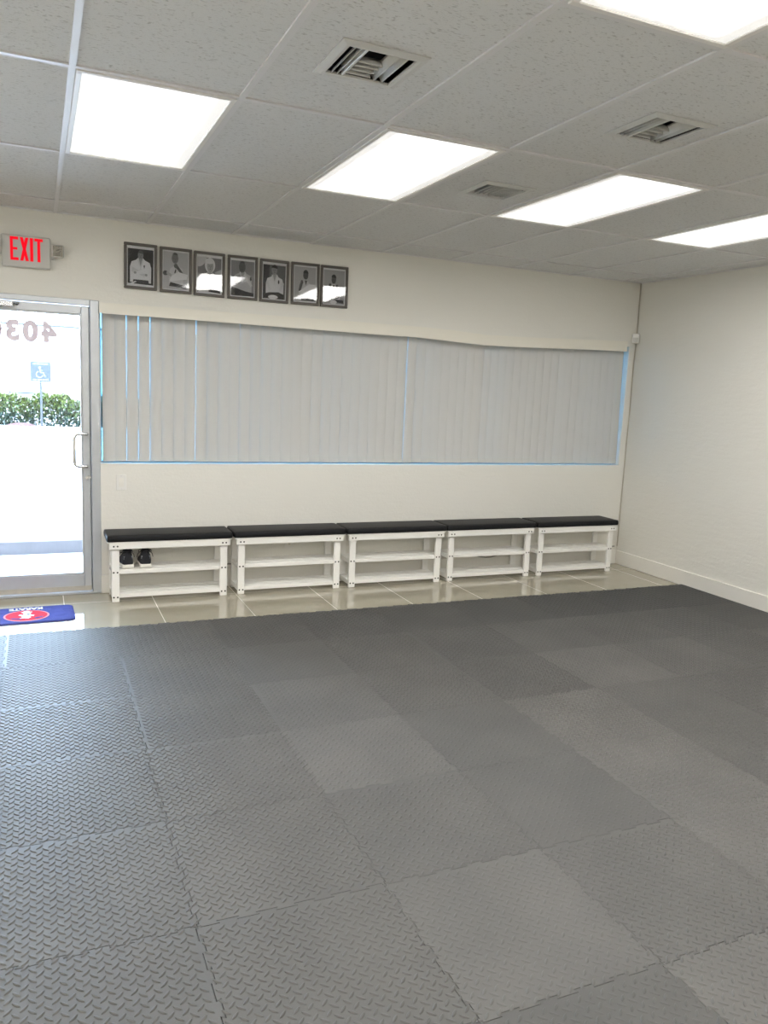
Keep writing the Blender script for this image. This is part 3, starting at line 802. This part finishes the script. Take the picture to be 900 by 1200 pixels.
# ------------------------------------------------------------------ shoes (heels to the room)
def shoe(label, loc, rz, mirror=1):
    t = thing('sneaker', label, 'shoe', loc, rz, group='pair of sneakers on the first bench')
    # stations along +y from heel: (y, half width, sole height, bottom lift)
    st = [(0.0, .026, .030, .010), (.008, .034, .034, .003), (.03, .038, .034, 0), (.08, .036, .030, 0), (.13, .037, .027, 0), (.18, .043, .025, 0), (.22, .040, .024, .002), (.245, .028, .023, .006), (.256, .012, .021, .011)]
    s_ = MB(); rings = []
    for (y, w, h, l) in st:
        rings.append([(-w*.94*1.0, y, l), (w*.94, y, l), (w*1.06, y, l+(h-l)*.4), (w, y, h), (-w, y, h), (-w*1.06, y, l+(h-l)*.4)])
    s_.loft(rings); so = s_.build('sole', M['sole'], t)
    g_ = MB(); g_.box(-.03, .03, .012, .05, .0125, .0155); 
    # upper: heel counter high, collar opening, vamp sloping to the toe
    u = MB(); rings = []
    up = [(.004, .026, .030, .100), (.012, .032, .030, .128), (.035, .034, .030, .120), (.065, .034, .029, .104), (.095, .035, .028, .102), (.13, .036, .026, .088), (.17, .040, .025, .066), (.21, .038, .024, .050), (.238, .027, .023, .040), (.250, .012, .022, .030)]
    for (y, w, z0, z1) in up:
        hgt = z1-z0; rings.append([(w*k1, y, z0+hgt*k2) for k1, k2 in ((-1, 0), (-1.02, .3), (-.9, .65), (-.62, .9), (-.25, 1), (.25, 1), (.62, .9), (.9, .65), (1.02, .3), (1, 0))])
    u.loft(rings); uo = u.build('upper', M['shoe'], t)
    c = MB(); cp = [(.024*math.cos(a)*(1), .045+.034*math.sin(a), .122-.010*math.sin(a)) for a in [2*PI*k/20 for k in range(21)]]
    c.tube(cp, .007, 8); c.build('collar', M['shoe'], uo)
    c = MB(); c.prism([(-.018, .098), (.018, .098), (.020, .128), (.012, .143), (-.012, .143), (-.020, .128)], .072, .080, ax='y', smooth=False); c.build('tongue', M['shoe'], uo)
    c = MB(); c.box(-.006, .006, -.001, .008, .108, .140, bev=.002); c.build('pull_tab', M['lace'], uo)
    l = MB()
    for k in range(5):
        y = .092+.016*k; z = .104-.0085*k
        l.tube([(-.026, y, z-.014), (-.012, y+.003, z+.002), (.012, y+.008, z), (.026, y+.011, z-.018)], .0026, 6)
    for sx in (-1, 1):
        l.tube([(0, .088, .108), (sx*.018, .082, .128), (sx*.036, .076, .122), (sx*.040, .080, .104), (sx*.022, .088, .102), (0, .090, .107)], .0024, 6)
        l.tube([(0, .088, .108), (sx*.026, .078, .112), (sx*.045, .070, .092), (sx*.049, .066, .070)], .0022, 6)
    l.build('laces', M['lace'], t)
    p = MB()
    for sx in (-1, 1):
        for k in range(3): p.box(sx*.020-.007, sx*.020+.007, -.0005+.006, .0105, .070+.008*k, .073+.008*k)
    p.build('heel_print', M['silver'], uo)
    t.scale = (1.14, 1, 1.04)
    return t
shoe('black sneaker with white sole and loose laces, on the first bench nearest the leg', (.580, 5.836, .2352), R_(5))
shoe('black sneaker with white sole on the first bench, beside its mate away from the leg', (.702, 5.832, .2352), R_(-2))

# ------------------------------------------------------------------ door mat
dm = thing('door_mat', 'navy blue doormat with red oval logo on the tiles in front of the glass door', 'doormat', (-.095, 5.615, 0), R_(1.5))
b = MB(); P = rrect(-.298, .298, -.182, .182, .045, 8)
b.loft([[(x, y, 0) for x, y in P], [(x*1.0, y*1.0, .007) for x, y in P], [(x*.985, y*.975, .010) for x, y in P]], smooth=False)
b.build('mat_body', M['blue'], dm)
lg = MB()
lg.prism(ell(.0, -.03, .140, .128, 36), .0095, .0112)
lg.build('oval_outline', M['pink'], dm)
lg = MB(); lg.prism(ell(.0, -.03, .128, .116, 36), .0105, .0120); ov = lg.build('oval', M['red'], dm)
# white figure in the oval, drawn upside down as seen from inside the room
fig = MB()
fp = [(-.052, .064), (-.030, .040), (-.040, .006), (-.058, -.012), (-.046, -.030), (-.024, -.016), (-.020, -.052), (-.040, -.088), (-.018, -.094), (.0, -.06), (.020, -.092), (.044, -.084), (.026, -.048), (.034, -.01), (.056, .0), (.050, .024), (.026, .022), (.030, .052), (.012, .074), (-.014, .066)]
fig.prism([(x*.86, -.03-y*.95) for x, y in fp], .0115, .0130)
fig.prism(ell(.0, .055, .022, .024, 16), .0115, .0130); fig.build('logo_figure', M['mwhite'], ov)
f2 = MB(); f2.prism(ell(.012, -.005, .010, .022, 12), .0125, .0136); f2.build('logo_detail', M['screw'], ov)
f2 = MB(); f2.prism([(-.10, -.075), (-.04, -.095), (-.03, -.120), (-.085, -.100)], .0115, .0126); f2.prism([(.05, -.09), (.105, -.07), (.09, -.095), (.05, -.115)], .0115, .0126); f2.build('logo_blue_marks', M['blue'], ov)  # dark-blue print marks low in the oval
text_mesh('KARATE', .066, 'mat_lettering', M['mwhite'], dm, (.0, .133, .0112), (0, 0, PI), bold=.0035, ext=.0008, xs=.86)

# ------------------------------------------------------------------ foam mats
def edge_profile(n=10, amp=.0058):
    """points (t, d) from 0 to 1, antisymmetric so every edge meets every other"""
    pts = [(0, 0)]
    e = .018
    for k in range(n):
        s_ = 1 if k % 2 == 0 else -1
        t0, t1 = k/n, (k+1)/n
        a = t0 + (.02 if k == 0 else (-e/2 if True else 0)); c = t1 + (-.02 if k == n-1 else e/2)
        if k == 0: pts += [(.02, 0), (.02-e/2, amp*s_), (t1+e/2-.0, amp*s_)]
        elif k == n-1: pts += [(t0-e/2, amp*s_), (.98+e/2, amp*s_), (.98, 0)]
        else: pts += [(t0-e/2, amp*s_), (t1+e/2, amp*s_)]
    pts.append((1, 0))
    return pts
PROF = edge_profile()
GAP = .0012
def mat_mesh(name, bh, x_cut=None):
    half = MS/2
    out = []
    for q in range(4):
        a = q*PI/2
        for (t, d) in PROF[:-1]:
            x, y = -half + t*MS, -half - d + GAP
            X, Y = x*math.cos(a)-y*math.sin(a), x*math.sin(a)+y*math.cos(a)
            out.append((X, Y))
    if x_cut is not None:
        out = [p for p in out if p[0] < x_cut-.004]
        # keep order: the right side is dropped, insert the straight trimmed edge
        bot = [p for p in out if p[1] < -half+.02]; top = [p for p in out if p[1] > half-.02]; left = [p for p in out if p[0] < -half+.02 and abs(p[1]) <= half-.02]
        bot.sort(key=lambda p: 0)
        out = bot + [(x_cut, -half), (x_cut, half)] + top + left
    b = MB(); th = .012; n = len(out)
    ins = [(x*(1-.0016), y*(1-.0016)) for x, y in out]
    vs = [(x, y, 0) for x, y in out] + [(x, y, th-.0010) for x, y in out] + [(x, y, th) for x, y in ins]
    b.add(vs, [(k, (k+1) % n, n+(k+1) % n, n+k) for k in range(n)] + [(n+k, n+(k+1) % n, 2*n+(k+1) % n, 2*n+k) for k in range(n)])
    b.add(vs[2*n:], [list(range(n))])
    # raised lozenges of the tread pattern
    N = 16; pt = MS/N; L_, w = .0155, .0050
    lens = [(-1, 0), (-.72, .52), (-.36, .88), (0, 1), (.36, .88), (.72, .52), (1, 0), (.72, -.52), (.36, -.88), (0, -1), (-.36, -.88), (-.72, -.52)]
    xr = (x_cut if x_cut is not None else half) - .013
    for i in range(N):
        for j in range(N):
            for ty in (0, 1):
                cx = -half + pt*(i+.25+.5*ty); cy = -half + pt*(j+.25+.5*ty)
                if cx > xr or max(abs(cx), abs(cy)) > half-.006: continue
                a = PI/4 if ty else -PI/4
                ca, sa = math.cos(a), math.sin(a)
                vs = []
                for sc, z in ((1, th-.0002), (.86, th+bh*.75), (.50, th+bh)):
                    for (u, v) in lens:
                        lx_, ly_ = u*L_*(1 if sc == 1 else (.93 if sc > .5 else .7)), v*w*(1 if sc == 1 else sc*.80)
                        vs.append((cx+lx_*ca-ly_*sa, cy+lx_*sa+ly_*ca, z))
                fs = []
                for r in (0, 1):
                    for k in range(12):
                        fs.append((r*12+k, r*12+(k+1) % 12, r*12+12+(k+1) % 12, r*12+12+k)[::-1])
                fs.append(list(range(24, 36))[::-1])
                b.add(vs, fs, 0, True)
    o = b.build(name, M['foam'], recalc=True)
    return o
NUM = ['first', 'second', 'third', 'fourth', 'fifth', 'sixth', 'seventh', 'eighth', 'ninth', 'tenth', 'eleventh', 'twelfth']
protos = [mat_mesh('foam_mat', .0029), mat_mesh('foam_mat', .0021), mat_mesh('foam_mat', .0013)]
CUT = XR-.018 - (MX+MS*6.5)
cutp = mat_mesh('foam_mat', .0018, CUT)
used = set()
# ranges of columns per row that the photo can see (row 3 touches the tiles, row -3 is nearest)
cols = {3: (-3, 6), 2: (-3, 6), 1: (-3, 6), 0: (-3, 6), -1: (-3, 6), -2: (-3, 6), -3: (-3, 6)}
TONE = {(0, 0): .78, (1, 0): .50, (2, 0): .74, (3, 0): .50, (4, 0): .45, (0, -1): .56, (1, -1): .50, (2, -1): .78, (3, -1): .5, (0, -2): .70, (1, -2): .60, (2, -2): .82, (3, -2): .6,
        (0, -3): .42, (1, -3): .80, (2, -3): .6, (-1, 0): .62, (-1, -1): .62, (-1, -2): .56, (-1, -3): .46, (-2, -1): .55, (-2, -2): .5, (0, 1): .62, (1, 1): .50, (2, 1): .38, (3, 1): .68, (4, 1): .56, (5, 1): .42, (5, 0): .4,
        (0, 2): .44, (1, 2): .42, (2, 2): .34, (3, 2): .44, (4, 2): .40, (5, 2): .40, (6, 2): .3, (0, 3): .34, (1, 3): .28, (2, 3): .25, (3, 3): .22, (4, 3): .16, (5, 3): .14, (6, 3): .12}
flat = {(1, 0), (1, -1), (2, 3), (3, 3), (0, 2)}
for j in range(3, -4, -1):
    for i in range(cols[j][0], cols[j][1]+1):
        if i == 6: src = cutp
        elif (i, j) in flat: src = protos[2]
        else: src = protos[0] if (i*7+j*3) % 3 else protos[1]
        if src.name not in used: o = src; used.add(src.name)
        else: o = src.copy(); COL.objects.link(o)
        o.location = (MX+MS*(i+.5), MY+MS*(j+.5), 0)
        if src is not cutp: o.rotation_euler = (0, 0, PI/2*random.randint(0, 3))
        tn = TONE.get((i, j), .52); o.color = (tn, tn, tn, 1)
        tag(o, 'grey treaded foam mat in the %s row from the benches, %s from the right wall' % (NUM[3-j], NUM[6-i]), 'foam mat', 'interlocking foam floor mats')

# ------------------------------------------------------------------ outside
GZ = -.03
b = MB(); b.box(-30, 30, YW+.2, 7.62, GZ-.2, GZ+.005)
tag(b.build('sidewalk', M['walk']), 'pale concrete walk just outside the glass door', 'sidewalk', kind='structure')
b = MB(); b.box(-40, 40, 7.62, 23.7, GZ-.2, GZ)
tag(b.build('parking_lot', M['asphalt']), 'sunlit pale parking lot outside the door', 'parking lot', kind='structure')
b = MB()
random.seed(3)
P = []
for k in range(40):
    x = -1.8 + 3.2*k/39; P.append((x, 8.03 + random.uniform(0, .03)))
for k in range(40):
    x = 1.4 - 3.2*k/39; P.append((x, 8.62 + .10*math.sin(x*3.1) + random.uniform(-.10, .10)))
b.prism(P, GZ-.01, GZ+.002)
tag(b.build('worn_asphalt', M['stain']), 'worn dark patch of asphalt beyond the parking block', 'pavement', kind='structure')
pb = MB()
pr_ = [(7.72, GZ), (7.735, GZ+.115), (7.765, GZ+.13), (7.86, GZ+.13), (7.885, GZ+.115), (7.90, GZ)]
n = len(pr_)
for x0, x1 in ((-1.5, .75),):
    pb.add([(x0, y, z) for y, z in pr_] + [(x1, y, z) for y, z in pr_], [list(range(n)), list(range(n, 2*n))[::-1]] + [(k, n+k, n+(k+1) % n, (k+1) % n) for k in range(n)])
tag(pb.build('parking_block', M['kerb']), 'long lavender-grey concrete parking block outside the door', 'parking block')
b = MB(); b.box(-40, 40, 23.7, 23.95, GZ-.2, .12); 
tag(b.build('far_kerb', M['kerbw']), 'white kerb in front of the hedge', 'kerb', kind='structure')
b = MB(); b.box(-40, 40, 23.95, 60, GZ-.2, .03)
tag(b.build('far_ground', M['asphalt']), 'pale ground beyond the hedge', 'ground', kind='structure')
# mulch mound
b = MB(); rings = []
for k in range(7):
    a = k/6; s_ = math.cos(a*PI/2)
    rings.append([(-.42 + .44*s_*math.cos(q) + random.uniform(-.02, .02), 24.26 + .24*s_*math.sin(q), .03 + .17*math.sin(a*PI/2)) for q in [2*PI*m/20 for m in range(20)]])
b.loft(rings[:-1]); tag(b.build('mulch_bed', M['mulch']), 'reddish mulch mound at the foot of the hedge', 'mulch', kind='stuff')
# hedge
hd = thing('hedge', 'clipped green hedge across the parking lot', 'hedge', (0, 25.35, 0))
b = MB(); random.seed(11)
for k in range(20000):
    x = random.uniform(-4, 4); y = random.uniform(-.6, .6)
    top = .97 + .06*math.sin(x*4.1) + .05*math.sin(x*9.7+1); z = .06 + (top-.06)*random.random()**.8
    if random.random() < .45: y = -.6 + .16*random.random()
    if z < .12 and random.random() < .3 + .3*math.sin(x*5): continue
    p = Vector((x, y + .12*math.sin(x*3.3), z)); r1 = Matrix.Rotation(random.uniform(0, 6.28), 3, 'Z') @ Matrix.Rotation(random.uniform(-1.2, 1.2), 3, 'X')
    l, w = random.uniform(.045, .085), random.uniform(.022, .038)
    vs = [p + r1 @ Vector(q) for q in ((0, -l, 0), (w, 0, .006), (0, l, 0), (-w, 0, .006))]
    b.add(vs, [(0, 1, 2, 3)])
b.build('foliage', M['leaf'], hd, recalc=False)
b = MB()
for k in range(40):
    x = -4.9+k*.25; b.tube([(x, random.uniform(-.2, .2), -.05), (x+.05, random.uniform(-.2, .2), .4), (x+random.uniform(-.2, .2), random.uniform(-.3, .3), .85)], [.022, .016, .007], 5)
b.build('stems', M['stem'], hd)
# parking sign
sg = thing('parking_sign', 'blue accessible-parking sign on a grey post by the hedge', 'sign', (.105, 24.42, 0))
b = MB(); b.prism(rrect(-.03, .03, -.03, .03, .008), .02, 1.86); b.build('sign_post', M['postgrey'], sg)
b = MB(); b.prism(rrect(-.265, .265, 1.345, 1.895, .03), -.045, -.033, ax='y'); sp_ = b.build('sign_panel', M['signblue'], sg)
b = MB()
b.prism(ell(-.02, 1.735, .030, .030, 14), -.048, -.044, ax='y')
def tube_mark(pts, r): b.tube([(x, -.047, z) for x, z in pts], r, 6)
tube_mark([(-.02, 1.70), (-.01, 1.60), (.07, 1.60), (.10, 1.50), (.13, 1.505)], .016)
tube_mark([(-.015, 1.66), (.06, 1.66)], .012)
tube_mark([(-.03+.085*math.cos(a), 1.545+.085*math.sin(a)) for a in [1.9+4.2*k/14 for k in range(15)]], .013)
for z, xs_ in ((1.835, [(-.19, -.12), (-.10, -.02), (.0, .07), (.09, .19)]), (1.40, [(-.20, -.11), (-.08, .03), (.05, .10), (.12, .20)])):
    for x0, x1 in xs_: b.box(x0, x1, -.048, -.044, z-.014, z+.014)
b.build('sign_marks', M['signwhite'], sp_)
# white board behind the hedge
bd = thing('low_board', 'white framed board with teal lower rail standing behind the hedge', 'sign', (-.35, 28, 0))
b = MB(); b.box(-.44, .44, 0, .04, .98, 1.25); b.build('board_panel', M['stucco'], bd)
b = MB()
for q in ((-.46, .46, 1.235, 1.265), (-.46, -.43, .95, 1.235), (.43, .46, .95, 1.235)): b.box(q[0], q[1], -.02, .05, q[2], q[3])
for x in (-.40, .40): b.box(x-.03, x+.03, 0, .05, .02, .95)
b.build('board_frame', M['postgrey'], bd)
b = MB(); b.box(-.48, .62, -.03, .06, .90, .955); b.build('lower_rail', M['teal'], bd)
# building across the lot
bu = thing('building', 'low white building across the parking lot, thin grey roof edge', 'building', (0, 38, 0))
b = MB(); b.box(-20, 20, 0, 8, -.1, 3.56); b.build('wall', M['stucco'], bu)
b = MB(); b.box(-20.2, 20.2, -.25, 8.2, 3.56, 3.64); b.build('roof_edge', M['fascia'], bu)

# unseen slab added over the shop front to keep the high sun off the glass
b = MB(); b.box(XL-.2, XR+.2, YW+.2, YW+1.15, 2.62, 2.74, bev=.01)
tag(b.build('added_sun_blocker', M['stucco']), 'added unseen slab outside, blocking the sun above the glass door', 'sun blocker', kind='structure')

# ------------------------------------------------------------------ daylight
w = bpy.data.worlds.new('World'); S.world = w; w.use_nodes = True
bgn = w.node_tree.nodes['Background']
bgn.inputs['Color'].default_value = (.54, .74, 1.0, 1); bgn.inputs['Strength'].default_value = 30.0
sl = bpy.data.lights.new('sun', 'SUN'); sl.energy = 14; sl.angle = R_(.6); sl.color = (1, .95, .88)
so = bpy.data.objects.new('sun', sl); COL.objects.link(so)
so.rotation_euler = Vector((.12, -.32, -1.0)).to_track_quat('-Z', 'Y').to_euler()   # high sun over the lot

# ------------------------------------------------------------------ camera
f_px, rx, ry, rz = 924.645, -.156111, -.0461585, -.4167314
cam = bpy.data.cameras.new('camera'); co = bpy.data.objects.new('camera', cam); COL.objects.link(co)
cam.sensor_fit = 'HORIZONTAL'; cam.sensor_width = 36; cam.lens = f_px/900*36
cam.clip_start = .02; cam.clip_end = 200
Mr = Matrix.Rotation(rz, 3, 'Z') @ Matrix.Rotation(rx, 3, 'X') @ Matrix.Rotation(ry, 3, 'Y')
right, fwd, up = Mr.col[0], Mr.col[1], Mr.col[2]
m3 = Matrix((right, up, -fwd)).transposed()
co.matrix_world = Matrix.Translation((0, 0, 1.6181)) @ m3.to_4x4()
S.camera = co

S.view_settings.view_transform = 'Standard'; S.view_settings.look = 'None'
S.view_settings.gamma = 1; S.view_settings.use_curve_mapping = False
S.view_settings.exposure = 0.0
S.cycles.use_denoising = True
S.cycles.max_bounces = 10; S.cycles.diffuse_bounces = 6; S.cycles.glossy_bounces = 4; S.cycles.transparent_max_bounces = 12
S.cycles.sample_clamp_indirect = 8
S.cycles.caustics_reflective = False; S.cycles.caustics_refractive = False
